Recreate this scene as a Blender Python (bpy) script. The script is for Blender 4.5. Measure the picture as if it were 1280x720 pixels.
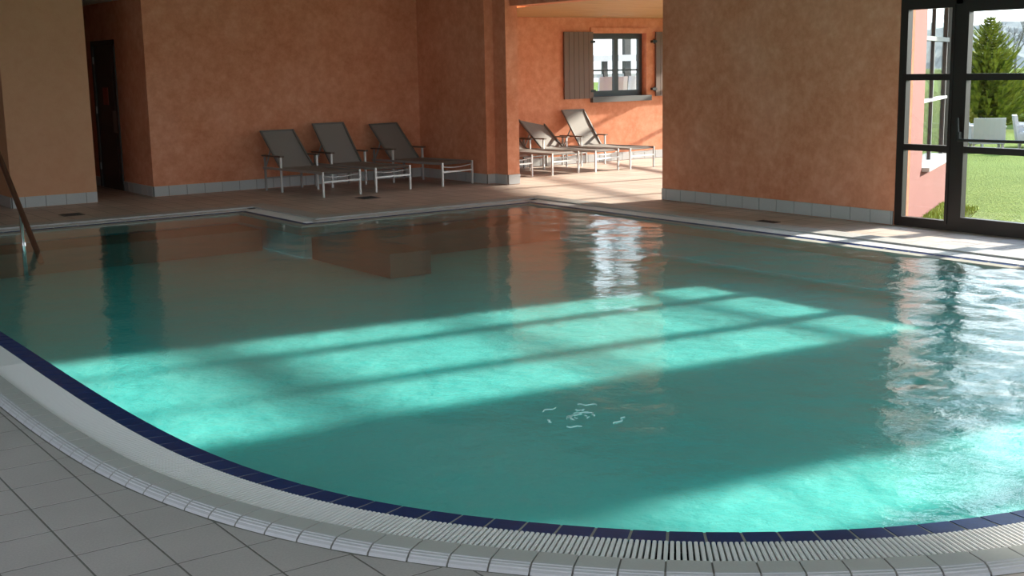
import bpy, bmesh, math, random
import numpy as np
from mathutils import Vector, Matrix

# ------------------------------------------------------------------ camera, sky, sun, exposure
# World axes: X runs along the far wall (to the right and away), Y runs along the glazed wall, Z up. Deck top is z = 0.
for o in list(bpy.data.objects): bpy.data.objects.remove(o)
scene = bpy.context.scene
COL = scene.collection

CAM_F, CAM_R, CAM_U = Vector((0.56896, 0.80340, -0.17560)), Vector((0.81398, -0.58058, -0.01888)), Vector((0.11712, 0.13219, 0.98428))
CAM_P = Vector((0, 0, 1.6)); FPX = 1550.0
cam_data = bpy.data.cameras.new('camera'); cam_data.sensor_width = 36.0; cam_data.lens = FPX / 1280 * 36
cam_data.clip_end = 2000; cam_data.clip_start = 0.05
cam = bpy.data.objects.new('camera', cam_data); COL.objects.link(cam)
cam.matrix_world = Matrix(((CAM_R.x, CAM_U.x, -CAM_F.x, CAM_P.x), (CAM_R.y, CAM_U.y, -CAM_F.y, CAM_P.y), (CAM_R.z, CAM_U.z, -CAM_F.z, CAM_P.z), (0, 0, 0, 1)))
scene.camera = cam

scene.view_settings.view_transform = 'Standard'; scene.view_settings.look = 'None'
scene.view_settings.gamma = 1.0; scene.view_settings.use_curve_mapping = False
scene.view_settings.exposure = 1.22
scene.cycles.max_bounces = 10; scene.cycles.diffuse_bounces = 5; scene.cycles.glossy_bounces = 5
scene.cycles.transmission_bounces = 8; scene.cycles.transparent_max_bounces = 16
scene.cycles.sample_clamp_indirect = 6.0
scene.cycles.use_denoising = True

world = bpy.data.worlds.new('hazy_sky'); scene.world = world; world.use_nodes = True
nt = world.node_tree; nt.nodes.clear()
wo = nt.nodes.new('ShaderNodeOutputWorld'); bg = nt.nodes.new('ShaderNodeBackground')
tc = nt.nodes.new('ShaderNodeTexCoord'); sep = nt.nodes.new('ShaderNodeSeparateXYZ'); rp = nt.nodes.new('ShaderNodeValToRGB')
rp.color_ramp.elements[0].position = 0.0; rp.color_ramp.elements[0].color = (0.88, 0.95, 1.0, 1)
rp.color_ramp.elements[1].position = 1.0; rp.color_ramp.elements[1].color = (0.45, 0.66, 0.98, 1)
nt.links.new(tc.outputs['Generated'], sep.inputs[0]); nt.links.new(sep.outputs['Z'], rp.inputs[0])
SUN_DIR = Vector((-1.0, 0.12, -0.36)).normalized()
# hazy brightening of the sky towards the low sun
dp = nt.nodes.new('ShaderNodeVectorMath'); dp.operation = 'DOT_PRODUCT'; dp.inputs[1].default_value = -SUN_DIR
mx0 = nt.nodes.new('ShaderNodeMath'); mx0.operation = 'MAXIMUM'; mx0.inputs[1].default_value = 0.0
po = nt.nodes.new('ShaderNodeMath'); po.operation = 'POWER'; po.inputs[1].default_value = 3.0
ma = nt.nodes.new('ShaderNodeMath'); ma.operation = 'MULTIPLY_ADD'; ma.inputs[1].default_value = 2.0; ma.inputs[2].default_value = 1.05
nt.links.new(tc.outputs['Generated'], dp.inputs[0]); nt.links.new(dp.outputs['Value'], mx0.inputs[0]); nt.links.new(mx0.outputs[0], po.inputs[0]); nt.links.new(po.outputs[0], ma.inputs[0]); nt.links.new(ma.outputs[0], bg.inputs[1])
nt.links.new(rp.outputs[0], bg.inputs[0])
nt.links.new(bg.outputs[0], wo.inputs[0])

sun_data = bpy.data.lights.new('sun', 'SUN'); sun_data.energy = 8.8; sun_data.angle = math.radians(2.0)
sun_data.color = (1.0, 0.93, 0.80)
sun = bpy.data.objects.new('sun', sun_data); COL.objects.link(sun)
sun.rotation_euler = SUN_DIR.to_track_quat('-Z', 'Y').to_euler(); sun.location = (40, -4, 15)

# daylight openings, sampled as portals (they emit nothing themselves)
def portal(cx, cy, cz, w, h, direction):
    l = bpy.data.lights.new('window_portal', 'AREA'); l.shape = 'RECTANGLE'; l.size = w; l.size_y = h
    l.cycles.is_portal = True
    o = bpy.data.objects.new('window_portal', l); COL.objects.link(o); o.location = (cx, cy, cz)
    o.rotation_euler = Vector(direction).to_track_quat('-Z', 'Y').to_euler()
portal(3.5, -2.95, 1.45, 12.0, 2.7, (0, 1, 0))
portal(-3.3, 3.0, 1.5, 11.0, 2.8, (1, 0, 0))
portal(10.22, 6.45, 1.4, 2.5, 2.8, (-1, 0, 0))
portal(10.22, 2.02, 1.2, 2.5, 2.4, (-1, 0, 0))
portal(14.6, 12.87, 1.25, 6.9, 2.5, (-6.65, 2.1, 0))

# ------------------------------------------------------------------ helpers
def project(p):
    d = Vector(p) - CAM_P; z = d.dot(CAM_F)
    if z < 0.05: return None
    return 640 + FPX * d.dot(CAM_R) / z, 360 - FPX * d.dot(CAM_U) / z, z

class MB:
    def __init__(s): s.v = []; s.f = []; s.m = []
    def poly(s, pts, mi=0):
        b = len(s.v); s.v += [tuple(p) for p in pts]; s.f.append(tuple(range(b, b + len(pts)))); s.m.append(mi)
    def box(s, x0, x1, y0, y1, z0, z1, mi=0):
        b = len(s.v)
        s.v += [(x0, y0, z0), (x1, y0, z0), (x1, y1, z0), (x0, y1, z0), (x0, y0, z1), (x1, y0, z1), (x1, y1, z1), (x0, y1, z1)]
        for q in ((0, 3, 2, 1), (4, 5, 6, 7), (0, 1, 5, 4), (1, 2, 6, 5), (2, 3, 7, 6), (3, 0, 4, 7)):
            s.f.append(tuple(b + k for k in q)); s.m.append(mi)
    def prism(s, pts, z0, z1, mi=0):          # pts: xy polygon, counter-clockwise
        b = len(s.v); n = len(pts)
        s.v += [(p[0], p[1], z0) for p in pts] + [(p[0], p[1], z1) for p in pts]
        s.f.append(tuple(b + k for k in reversed(range(n)))); s.m.append(mi)
        s.f.append(tuple(b + n + k for k in range(n))); s.m.append(mi)
        for k in range(n):
            j = (k + 1) % n; s.f.append((b + k, b + j, b + n + j, b + n + k)); s.m.append(mi)
    def bar(s, a, b, w, h, up=(0, 0, 1), mi=0):   # rectangular bar from a to b
        a, b = Vector(a), Vector(b); d = (b - a).normalized(); up = Vector(up)
        x = d.cross(up)
        if x.length < 1e-4: x = d.cross(Vector((0, 1, 0)))
        x.normalize(); y = x.cross(d).normalized()
        k = len(s.v)
        for p in (a, b):
            for sx, sy in ((-1, -1), (1, -1), (1, 1), (-1, 1)): s.v.append(tuple(p + x * (sx * w / 2) + y * (sy * h / 2)))
        for q in ((0, 1, 2, 3), (7, 6, 5, 4), (0, 4, 5, 1), (1, 5, 6, 2), (2, 6, 7, 3), (3, 7, 4, 0)):
            s.f.append(tuple(k + i for i in q)); s.m.append(mi)
    def tube(s, pts, r, n=8, mi=0, r1=None):
        pts = [Vector(p) for p in pts]; k = len(s.v); L = len(pts); prev = None
        for i, p in enumerate(pts):
            d = (pts[min(i + 1, L - 1)] - pts[max(i - 1, 0)]).normalized()
            if prev is None:
                x = d.cross(Vector((0, 0, 1)))
                if x.length < 1e-3: x = d.cross(Vector((0, 1, 0)))
            else: x = prev - d * prev.dot(d)
            x.normalize(); prev = x; y = d.cross(x)
            rr = r if r1 is None else r + (r1 - r) * i / (L - 1)
            for j in range(n):
                a = 2 * math.pi * j / n; s.v.append(tuple(p + x * (rr * math.cos(a)) + y * (rr * math.sin(a))))
        for i in range(L - 1):
            for j in range(n):
                j2 = (j + 1) % n; s.f.append((k + i * n + j, k + i * n + j2, k + (i + 1) * n + j2, k + (i + 1) * n + j)); s.m.append(mi)
        s.f.append(tuple(k + j for j in reversed(range(n)))); s.m.append(mi)
        s.f.append(tuple(k + (L - 1) * n + j for j in range(n))); s.m.append(mi)
    def mesh(s, name, *mats, smooth=False):
        me = bpy.data.meshes.new(name); me.from_pydata(s.v, [], s.f); me.update()
        for m in mats: me.materials.append(m)
        if len(mats) > 1: me.polygons.foreach_set('material_index', s.m)
        bm = bmesh.new(); bm.from_mesh(me); bmesh.ops.recalc_face_normals(bm, faces=bm.faces); bm.to_mesh(me); bm.free()
        if smooth: me.polygons.foreach_set('use_smooth', [True] * len(me.polygons))
        return me
    def build(s, name, *mats, parent=None, smooth=False):
        return link(name, s.mesh(name, *mats, smooth=smooth), parent)

def link(name, me, parent=None):
    o = bpy.data.objects.new(name, me); COL.objects.link(o)
    if parent is not None: o.parent = parent
    return o
def tag(o, label=None, cat=None, group=None, kind=None):
    if label: o['label'] = label
    if cat: o['category'] = cat
    if group: o['group'] = group
    if kind: o['kind'] = kind
    return o
def empty(name, loc=(0, 0, 0), rz=0.0):
    o = bpy.data.objects.new(name, None); COL.objects.link(o); o.location = loc; o.rotation_euler = (0, 0, rz); o.empty_display_size = .1
    return o
def copy_tree(o, parent=None):
    c = o.copy(); COL.objects.link(c); c.parent = parent
    for ch in list(o.children): copy_tree(ch, c)
    return c

# ------------------------------------------------------------------ materials
def mat(name, color=(.5, .5, .5), rough=.5, metallic=0.0, spec=.5):
    m = bpy.data.materials.new(name); m.use_nodes = True
    b = m.node_tree.nodes['Principled BSDF']; b.inputs['Base Color'].default_value = (*color, 1)
    b.inputs['Roughness'].default_value = rough; b.inputs['Metallic'].default_value = metallic
    b.inputs['Specular IOR Level'].default_value = spec
    return m
def nodes_of(m): return m.node_tree.nodes, m.node_tree.links, m.node_tree.nodes['Principled BSDF']
def coords(n, l, scale=(1, 1, 1), obj=False):
    mp = n.new('ShaderNodeMapping'); mp.inputs['Scale'].default_value = scale
    if obj:
        t = n.new('ShaderNodeTexCoord'); l.new(t.outputs['Object'], mp.inputs['Vector'])
    else:
        t = n.new('ShaderNodeNewGeometry'); l.new(t.outputs['Position'], mp.inputs['Vector'])
    return mp.outputs['Vector']
def noise(n, l, vec, scale, detail=4, rough=.55):
    t = n.new('ShaderNodeTexNoise'); t.inputs['Scale'].default_value = scale; t.inputs['Detail'].default_value = detail
    t.inputs['Roughness'].default_value = rough; l.new(vec, t.inputs['Vector']); return t.outputs['Fac']
def ramp(n, l, fac, stops):
    r = n.new('ShaderNodeValToRGB'); e = r.color_ramp.elements
    while len(e) < len(stops): e.new(0.5)
    for k, (p, c) in enumerate(stops): e[k].position = p; e[k].color = (*c, 1)
    l.new(fac, r.inputs[0]); return r.outputs[0]
def bump(n, l, h, b, strength=.3, dist=.01):
    u = n.new('ShaderNodeBump'); u.inputs['Strength'].default_value = strength; u.inputs['Distance'].default_value = dist
    l.new(h, u.inputs['Height']); l.new(u.outputs[0], b.inputs['Normal'])
def mixc(n, l, fac, a, b, mode='MIX'):
    m = n.new('ShaderNodeMix'); m.data_type = 'RGBA'; m.blend_type = mode
    for s, v in ((m.inputs['Factor'], fac), (m.inputs[6], a), (m.inputs[7], b)):
        if hasattr(v, 'is_output') or isinstance(v, bpy.types.NodeSocket): l.new(v, s)
        elif isinstance(v, (int, float)): s.default_value = v
        else: s.default_value = (*v, 1)
    return m.outputs[2]

def sponge_paint(name, dark, mid, light, rough=.8):
    m = mat(name, mid, rough, spec=.2); n, l, b = nodes_of(m)
    v = coords(n, l)
    big = noise(n, l, v, 1.3, 3); fine = noise(n, l, v, 9, 8, .7)
    c1 = ramp(n, l, big, [(.35, dark), (.5, mid), (.68, light)])
    c2 = ramp(n, l, fine, [(.38, dark), (.52, mid), (.66, light)])
    l.new(mixc(n, l, .6, c1, c2), b.inputs['Base Color'])
    bump(n, l, noise(n, l, v, 60, 6), b, .35, .004)
    return m
M = {}
M['orange'] = sponge_paint('orange_sponged_plaster', (.60, .215, .115), (.70, .285, .165), (.78, .365, .24))
M['peach'] = sponge_paint('peach_plaster', (.60, .305, .18), (.63, .33, .20), (.65, .35, .215))
M['red_wall'] = sponge_paint('red_outside_render', (.13, .034, .028), (.15, .041, .035), (.165, .05, .043))
M['ceiling'] = mat('ceiling_plaster', (.62, .61, .60), .9)
M['white_wall'] = mat('white_plaster', (.72, .72, .72), .9)

def speckle(name, c, rough, var=.12, scale=120, spec=.4):
    m = mat(name, c, rough, spec=spec); n, l, b = nodes_of(m)
    v = coords(n, l)
    lo = tuple(x * (1 - var) for x in c); hi = tuple(min(1, x * (1 + var)) for x in c)
    a = ramp(n, l, noise(n, l, v, scale, 3), [(.35, lo), (.65, hi)])
    bb = ramp(n, l, noise(n, l, v, 2.3, 4), [(.3, lo), (.7, hi)])
    l.new(mixc(n, l, .5, a, bb), b.inputs['Base Color'])
    return m
M['deck_tile'] = speckle('deck_tile', (.43, .375, .37), .55)
M['joint'] = mat('tile_joint', (.16, .145, .13), .9)
M['skirting'] = speckle('skirting_tile', (.50, .50, .50), .35, .06)
M['coping'] = speckle('coping_tile', (.46, .437, .432), .5, .05)
M['nosing'] = speckle('coping_nosing', (.46, .445, .465), .45, .05)
M['navy'] = speckle('navy_glazed_tile', (.008, .033, .14), .35, .2, 40, .1)
M['slat'] = mat('white_plastic_slat', (.82, .79, .80), .4)
M['channel'] = mat('channel_dark', (.05, .05, .055), .8)
M['alu'] = mat('silver_metal', (.66, .65, .64), .4, .2)
M['alu_shade'] = mat('shaded_silver_metal', (.33, .31, .30), .45, .3)  # silver metal of the shaded frame parts, shade put into the colour
M['brown_arm'] = mat('brown_armrest', (.12, .075, .055), .5)
M['sling_edge'] = mat('dark_sling_edge', (.16, .145, .135), .6)
M['chrome'] = mat('chrome', (.85, .86, .88), .12, 1.0)
M['rail_brown'] = mat('brown_rail', (.10, .035, .018), .4)
M['dark_frame'] = mat('dark_brown_aluminium', (.022, .015, .013), .4)
M['grey_frame'] = mat('anthracite_frame', (.045, .05, .06), .45)
M['shutter'] = mat('brown_shutter_paint', (.17, .105, .085), .6)
M['iron'] = mat('black_iron', (.015, .013, .012), .5)
M['door_dark'] = mat('dark_door_paint', (.055, .05, .046), .45)
M['notice'] = mat('red_notice', (.45, .10, .07), .6)
M['plate'] = mat('grey_metal_plate', (.30, .30, .30), .4, .6)
M['white_plastic'] = mat('white_garden_plastic', (.46, .465, .48), .4)
M['white_metal'] = mat('white_painted_metal', (.42, .425, .44), .4)
M['bark'] = mat('bark', (.16, .12, .09), .9)
M['grey_bark'] = mat('grey_bark', (.17, .16, .16), .9)
M['drain'] = mat('drain_grate', (.07, .06, .055), .5, .4)

def sling():
    m = mat('grey_sling_fabric', (.20, .185, .175), .75, spec=.2); n, l, b = nodes_of(m)
    v = coords(n, l, (1, 1, 1), True)
    w = n.new('ShaderNodeTexChecker'); w.inputs['Scale'].default_value = 260
    w.inputs['Color1'].default_value = (.285, .258, .245, 1); w.inputs['Color2'].default_value = (.215, .193, .183, 1)
    l.new(v, w.inputs['Vector']); l.new(w.outputs[0], b.inputs['Base Color'])
    return m
M['sling'] = sling()

def deck_far():
    m = mat('deck_tiling', (.4, .36, .32), .5); n, l, b = nodes_of(m)
    v = coords(n, l)
    br = n.new('ShaderNodeTexBrick'); br.offset = 0; br.squash = 1
    br.inputs['Scale'].default_value = 1.0; br.inputs['Brick Width'].default_value = .248; br.inputs['Row Height'].default_value = .284
    br.inputs['Mortar Size'].default_value = .006; br.inputs['Mortar Smooth'].default_value = .1; br.inputs['Bias'].default_value = 0
    br.inputs['Color1'].default_value = (.60, .475, .415, 1); br.inputs['Color2'].default_value = (.53, .415, .36, 1); br.inputs['Mortar'].default_value = (.27, .21, .18, 1)
    mp = n.new('ShaderNodeMapping'); mp.inputs['Location'].default_value = (-1.08 + .248 * 8, -4.11 + .284 * 20, 0)
    l.new(v, mp.inputs['Vector']); l.new(mp.outputs[0], br.inputs['Vector'])
    g = ramp(n, l, noise(n, l, v, 1.6, 5), [(.3, (.84, .84, .84)), (.7, (1.1, 1.1, 1.1))])
    l.new(mixc(n, l, 1.0, br.outputs['Color'], g, 'MULTIPLY'), b.inputs['Base Color'])
    return m
M['deck_far'] = deck_far()

def basin(name, ca, cb, relief, sss=0):
    m = mat(name, ca, .6, spec=.2); n, l, b = nodes_of(m)
    v = coords(n, l)
    l.new(ramp(n, l, noise(n, l, v, 1.1, 4), [(.3, ca), (.7, cb)]), b.inputs['Base Color'])
    bump(n, l, noise(n, l, v, 4.0, 5, .6), b, 1.0, relief)
    if sss:
        b.inputs['Subsurface Weight'].default_value = sss; b.inputs['Subsurface Radius'].default_value = (.4, .9, .9); b.inputs['Subsurface Scale'].default_value = .7
    return m
M['basin'] = basin('turquoise_basin', (.19, .68, .71), (.23, .73, .75), .045, .9)
M['bench'] = basin('grey_brown_bench_tile', (.13, .19, .17), (.16, .22, .20), .004)

def wood(name, a, c, axis=(1, 12, 12)):
    m = mat(name, a, .55); n, l, b = nodes_of(m)
    v = coords(n, l, axis)
    f = noise(n, l, v, 2.2, 6, .65)
    l.new(ramp(n, l, f, [(.3, a), (.7, c)]), b.inputs['Base Color'])
    return m
M['ceiling_wood'] = wood('pine_ceiling', (.42, .22, .09), (.62, .37, .17))

def grass_mat():
    m = mat('lawn_grass', (.25, .4, .06), .9, spec=.1); n, l, b = nodes_of(m)
    v = coords(n, l)
    c1 = ramp(n, l, noise(n, l, v, .6, 6, .7), [(.3, (.08, .125, .018)), (.5, (.125, .18, .03)), (.7, (.17, .22, .05))])
    c2 = ramp(n, l, noise(n, l, v, 9, 5, .7), [(.35, (.06, .10, .013)), (.65, (.165, .21, .042))])
    l.new(mixc(n, l, .5, c1, c2), b.inputs['Base Color']); bump(n, l, noise(n, l, v, 25, 5), b, 1.0, .05)
    return m
M['grass'] = grass_mat()
def foliage(name, a, c, s=3.0):
    m = mat(name, a, .8, spec=.1); n, l, b = nodes_of(m)
    v = coords(n, l)
    l.new(ramp(n, l, noise(n, l, v, s, 4), [(.35, a), (.65, c)]), b.inputs['Base Color'])
    return m
M['needles'] = foliage('conifer_needles', (.08, .12, .02), (.32, .35, .06), 5.0)
M['bush'] = foliage('bush_leaves', (.09, .11, .02), (.22, .21, .05), 4.0)
M['hill'] = foliage('haze_grey_wooded_hill', (.14, .155, .155), (.19, .20, .195), .06)  # haze put into the grey, along with the bare winter woods' own tone
M['blade'] = foliage('grass_blades', (.20, .27, .05), (.30, .36, .09), 3.0)

def glass():
    m = bpy.data.materials.new('window_glass'); m.use_nodes = True; n = m.node_tree.nodes; l = m.node_tree.links; n.clear()
    o = n.new('ShaderNodeOutputMaterial'); mx = n.new('ShaderNodeMixShader'); t = n.new('ShaderNodeBsdfTransparent'); g = n.new('ShaderNodeBsdfGlossy')
    lw = n.new('ShaderNodeLayerWeight'); lw.inputs[0].default_value = .5; pw = n.new('ShaderNodeMath'); pw.operation = 'POWER'; pw.inputs[1].default_value = 4.0; l.new(lw.outputs['Facing'], pw.inputs[0])
    f = n.new('ShaderNodeMath'); f.operation = 'MULTIPLY_ADD'; f.inputs[1].default_value = .7; f.inputs[2].default_value = .035; l.new(pw.outputs[0], f.inputs[0])
    t.inputs[0].default_value = (.95, .97, .96, 1); g.inputs['Roughness'].default_value = .0
    l.new(f.outputs[0], mx.inputs[0]); l.new(t.outputs[0], mx.inputs[1]); l.new(g.outputs[0], mx.inputs[2]); l.new(mx.outputs[0], o.inputs[0])
    return m
M['glass'] = glass()

def water():
    m = bpy.data.materials.new('pool_water'); m.use_nodes = True; n = m.node_tree.nodes; l = m.node_tree.links; n.clear()
    o = n.new('ShaderNodeOutputMaterial'); mx = n.new('ShaderNodeMixShader'); t = n.new('ShaderNodeBsdfTransparent'); g = n.new('ShaderNodeBsdfGlossy')
    lw = n.new('ShaderNodeLayerWeight'); lw.inputs[0].default_value = .5; pw = n.new('ShaderNodeMath'); pw.operation = 'POWER'; pw.inputs[1].default_value = 5.0; l.new(lw.outputs['Facing'], pw.inputs[0])
    f = n.new('ShaderNodeMath'); f.operation = 'MULTIPLY_ADD'; f.inputs[1].default_value = .98; f.inputs[2].default_value = .02; l.new(pw.outputs[0], f.inputs[0])
    t.inputs[0].default_value = (.68, .89, .87, 1)
    g.inputs['Roughness'].default_value = .0; g.inputs[0].default_value = (1, 1, 1, 1)
    v = coords(n, l, (1.0, 1.0, 1.0))
    bp = n.new('ShaderNodeBump'); bp.inputs['Strength'].default_value = 1.0; bp.inputs['Distance'].default_value = .0026
    at = n.new('ShaderNodeAttribute'); at.attribute_name = 'chop'; mu = n.new('ShaderNodeMath'); mu.operation = 'MULTIPLY'
    l.new(noise(n, l, v, 14, 4, .6), mu.inputs[0]); l.new(at.outputs['Fac'], mu.inputs[1]); l.new(mu.outputs[0], bp.inputs['Height'])
    l.new(bp.outputs[0], g.inputs['Normal']); l.new(bp.outputs[0], lw.inputs['Normal'])
    l.new(f.outputs[0], mx.inputs[0]); l.new(t.outputs[0], mx.inputs[1]); l.new(g.outputs[0], mx.inputs[2]); l.new(mx.outputs[0], o.inputs[0])
    return m
M['water'] = water()

# ------------------------------------------------------------------ pool outline (water edge)
PA = [(1.82, 13.40)]                                   # far end of the straight edge on the camera side
CTRL = [(1.82, 8.6), (1.82, 7.4), (1.82, 6.4), (1.835, 5.6), (1.89, 4.87), (2.02, 4.28), (2.19, 3.86), (2.41, 3.50), (2.73, 3.11), (3.02, 2.86), (3.37, 2.63), (3.66, 2.50), (3.98, 2.40), (4.5, 2.29), (5.2, 2.22), (6.0, 2.20)]
def catmull(P, n=8):
    out = []
    for i in range(len(P) - 1):
        p0, p1, p2, p3 = P[max(i - 1, 0)], P[i], P[i + 1], P[min(i + 2, len(P) - 1)]
        for k in range(n):
            t = k / n
            out.append(tuple(.5 * (2 * p1[j] + (p2[j] - p0[j]) * t + (2 * p0[j] - 5 * p1[j] + 4 * p2[j] - p3[j]) * t * t + (3 * p1[j] - p0[j] - 3 * p2[j] + p3[j]) * t ** 3) for j in (0, 1)))
    return out + [P[-1]]
curve = catmull(CTRL)
for _ in range(12):
    curve = [curve[0]] + [tuple((curve[i - 1][j] + 2 * curve[i][j] + curve[i + 1][j]) / 4 for j in (0, 1)) for i in range(1, len(curve) - 1)] + [curve[-1]]
CURVE = [PA[0]] + curve + [(8.6, 2.20)]
OUT = CURVE + [(8.6, 11.78), (5.66, 11.78), (5.66, 13.40)]      # counter-clockwise, closed
NO = len(OUT)
def offset_loop(d):
    res = []
    for i in range(NO):
        a, b, c = Vector(OUT[i - 1]), Vector(OUT[i]), Vector(OUT[(i + 1) % NO])
        n1 = Vector(((b - a).y, -(b - a).x)).normalized(); n2 = Vector(((c - b).y, -(c - b).x)).normalized()
        mvec = (n1 + n2); mvec = mvec / max(mvec.length_squared, .2) * 2
        q = b + mvec * d; res.append((q.x, q.y))
    return res
def inside(loop, x, y):
    c = False; n = len(loop); j = n - 1
    for i in range(n):
        xi, yi = loop[i]; xj, yj = loop[j]
        if (yi > y) != (yj > y) and x < (xj - xi) * (y - yi) / (yj - yi) + xi: c = not c
        j = i
    return c
D_BLUE, D_GRATE, D_COPE = .125, .325, .47
WATER_Z = -.012; DEPTH = .34

# ------------------------------------------------------------------ setting: floor
def floor_with_hole():
    bm = bmesh.new()
    outer = [(-3.2, -3.2), (10.2, -3.2), (10.2, 7.76), (10.35, 7.83), (13.5, 9.52), (15.64, 16.3), (10.0, 16.3), (10.0, 19.6), (-3.2, 19.6)]
    E = []
    for loop in (outer, offset_loop(D_COPE - .03)):
        vs = [bm.verts.new((x, y, -.006)) for x, y in loop]
        E += [bm.edges.new((vs[i], vs[(i + 1) % len(vs)])) for i in range(len(vs))]
    bmesh.ops.triangle_fill(bm, use_beauty=True, edges=E)
    for f in bm.faces:
        if f.normal.z < 0: f.normal_flip()
    me = bpy.data.meshes.new('floor'); bm.to_mesh(me); bm.free()
    me.materials.append(M['deck_far'])
    return link('floor', me)
floor = tag(floor_with_hole(), 'beige grey tiled pool deck around the basin', 'floor', kind='structure')

# near deck tiles, each a piece of its own, cut along the coping
COPE_LOOP = offset_loop(D_COPE + .002)
tile_mesh_cache = {}
PU, PV, U0, V0 = .248, .284, 1.08, 4.11
nt_ = 0
for i in range(-12, 40):
    for j in range(-14, 24):
        x0, y0 = U0 + i * PU, V0 + j * PV
        c = (x0 + PU / 2, y0 + PV / 2)
        if c[1] > 8.5: continue
        pr = project((c[0], c[1], 0))
        if pr is None or not (-60 < pr[0] < 1340 and 300 < pr[1] < 790): continue
        g = .004
        poly = [(x0 + g, y0 + g), (x0 + PU - g, y0 + g), (x0 + PU - g, y0 + PV - g), (x0 + g, y0 + PV - g)]
        ins = [inside(COPE_LOOP, *q) for q in poly]
        if all(ins): continue
        if any(ins):
            best = min(range(NO), key=lambda k: (COPE_LOOP[k][0] - c[0]) ** 2 + (COPE_LOOP[k][1] - c[1]) ** 2)
            a, b = Vector(COPE_LOOP[best - 1]), Vector(COPE_LOOP[(best + 1) % NO]); n2 = Vector(((b - a).y, -(b - a).x)).normalized(); o2 = Vector(COPE_LOOP[best])
            sd = lambda q: (Vector(q) - o2).dot(n2)
            new = []
            for k in range(4):
                p, q = poly[k], poly[(k + 1) % 4]; dp, dq = sd(p), sd(q)
                if dp >= 0: new.append(p)
                if (dp >= 0) != (dq >= 0):
                    t = dp / (dp - dq); new.append((p[0] + (q[0] - p[0]) * t, p[1] + (q[1] - p[1]) * t))
            if len(new) < 3: continue
            mb = MB(); mb.prism(new, -.006, 0); mb.build('deck_tile', M['deck_tile'], parent=floor)
        else:
            if 'full' not in tile_mesh_cache:
                mb = MB(); w, h = PU / 2 - g, PV / 2 - g
                mb.prism([(-w, -h), (w, -h), (w, h), (-w, h)], -.006, -.0005)
                e = .0015; mb.prism([(-w + e, -h + e), (w - e, -h + e), (w - e, h - e), (-w + e, h - e)], -.0005, 0)
                tile_mesh_cache['full'] = mb.mesh('deck_tile', M['deck_tile'])
            o = link('deck_tile', tile_mesh_cache['full'], floor); o.location = (c[0], c[1], 0)
        nt_ += 1
# dark joint bed between the near tiles
mb = MB(); A_, B_ = offset_loop(D_COPE - .02), offset_loop(D_COPE + 2.6)
for i in range(len(CURVE) - 1): mb.poly([(*A_[i], -.0014), (*B_[i], -.0014), (*B_[i + 1], -.0014), (*A_[i + 1], -.0014)])
mb.build('joint_bed', M['joint'], parent=floor)

# ------------------------------------------------------------------ pool basin, benches, water
def ring_strip(mb, d0, z0, d1, z1, mi=0):
    A, B = offset_loop(d0), offset_loop(d1)
    for i in range(NO):
        j = (i + 1) % NO
        mb.poly([(*A[i], z0), (*A[j], z0), (*B[j], z1), (*B[i], z1)], mi)
mb = MB()
ring_strip(mb, .05, -.022, .05, WATER_Z - DEPTH)
pb = mb.build('pool_basin', M['basin'])
bm = bmesh.new(); vs = [bm.verts.new((x, y, WATER_Z - DEPTH)) for x, y in offset_loop(.06)]
bmesh.ops.triangle_fill(bm, use_beauty=True, edges=[bm.edges.new((vs[i], vs[(i + 1) % NO])) for i in range(NO)])
me = bpy.data.meshes.new('basin_floor'); bm.to_mesh(me); bm.free(); me.materials.append(M['basin'])
link('basin_floor', me, pb)
tag(pb, 'turquoise sunken pool basin under the water', 'pool', kind='structure')
def bench(boxes, label):
    mb = MB()
    for b in boxes: mb.box(*b)
    return tag(mb.build('underwater_bench', M['bench']), label, 'bench')
FZ = WATER_Z - DEPTH - .02
bench([(1.86, 5.62, 12.70, 13.42, FZ, -.12)], 'dark submerged bench along the far water edge below the peach pillar')
bench([(6.2, 8.58, 11.15, 11.80, FZ, -.12), (5.75, 6.2, 10.1, 11.74, FZ, -.12)], 'dark submerged bench in the pool corner before the alcove opening')

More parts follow.
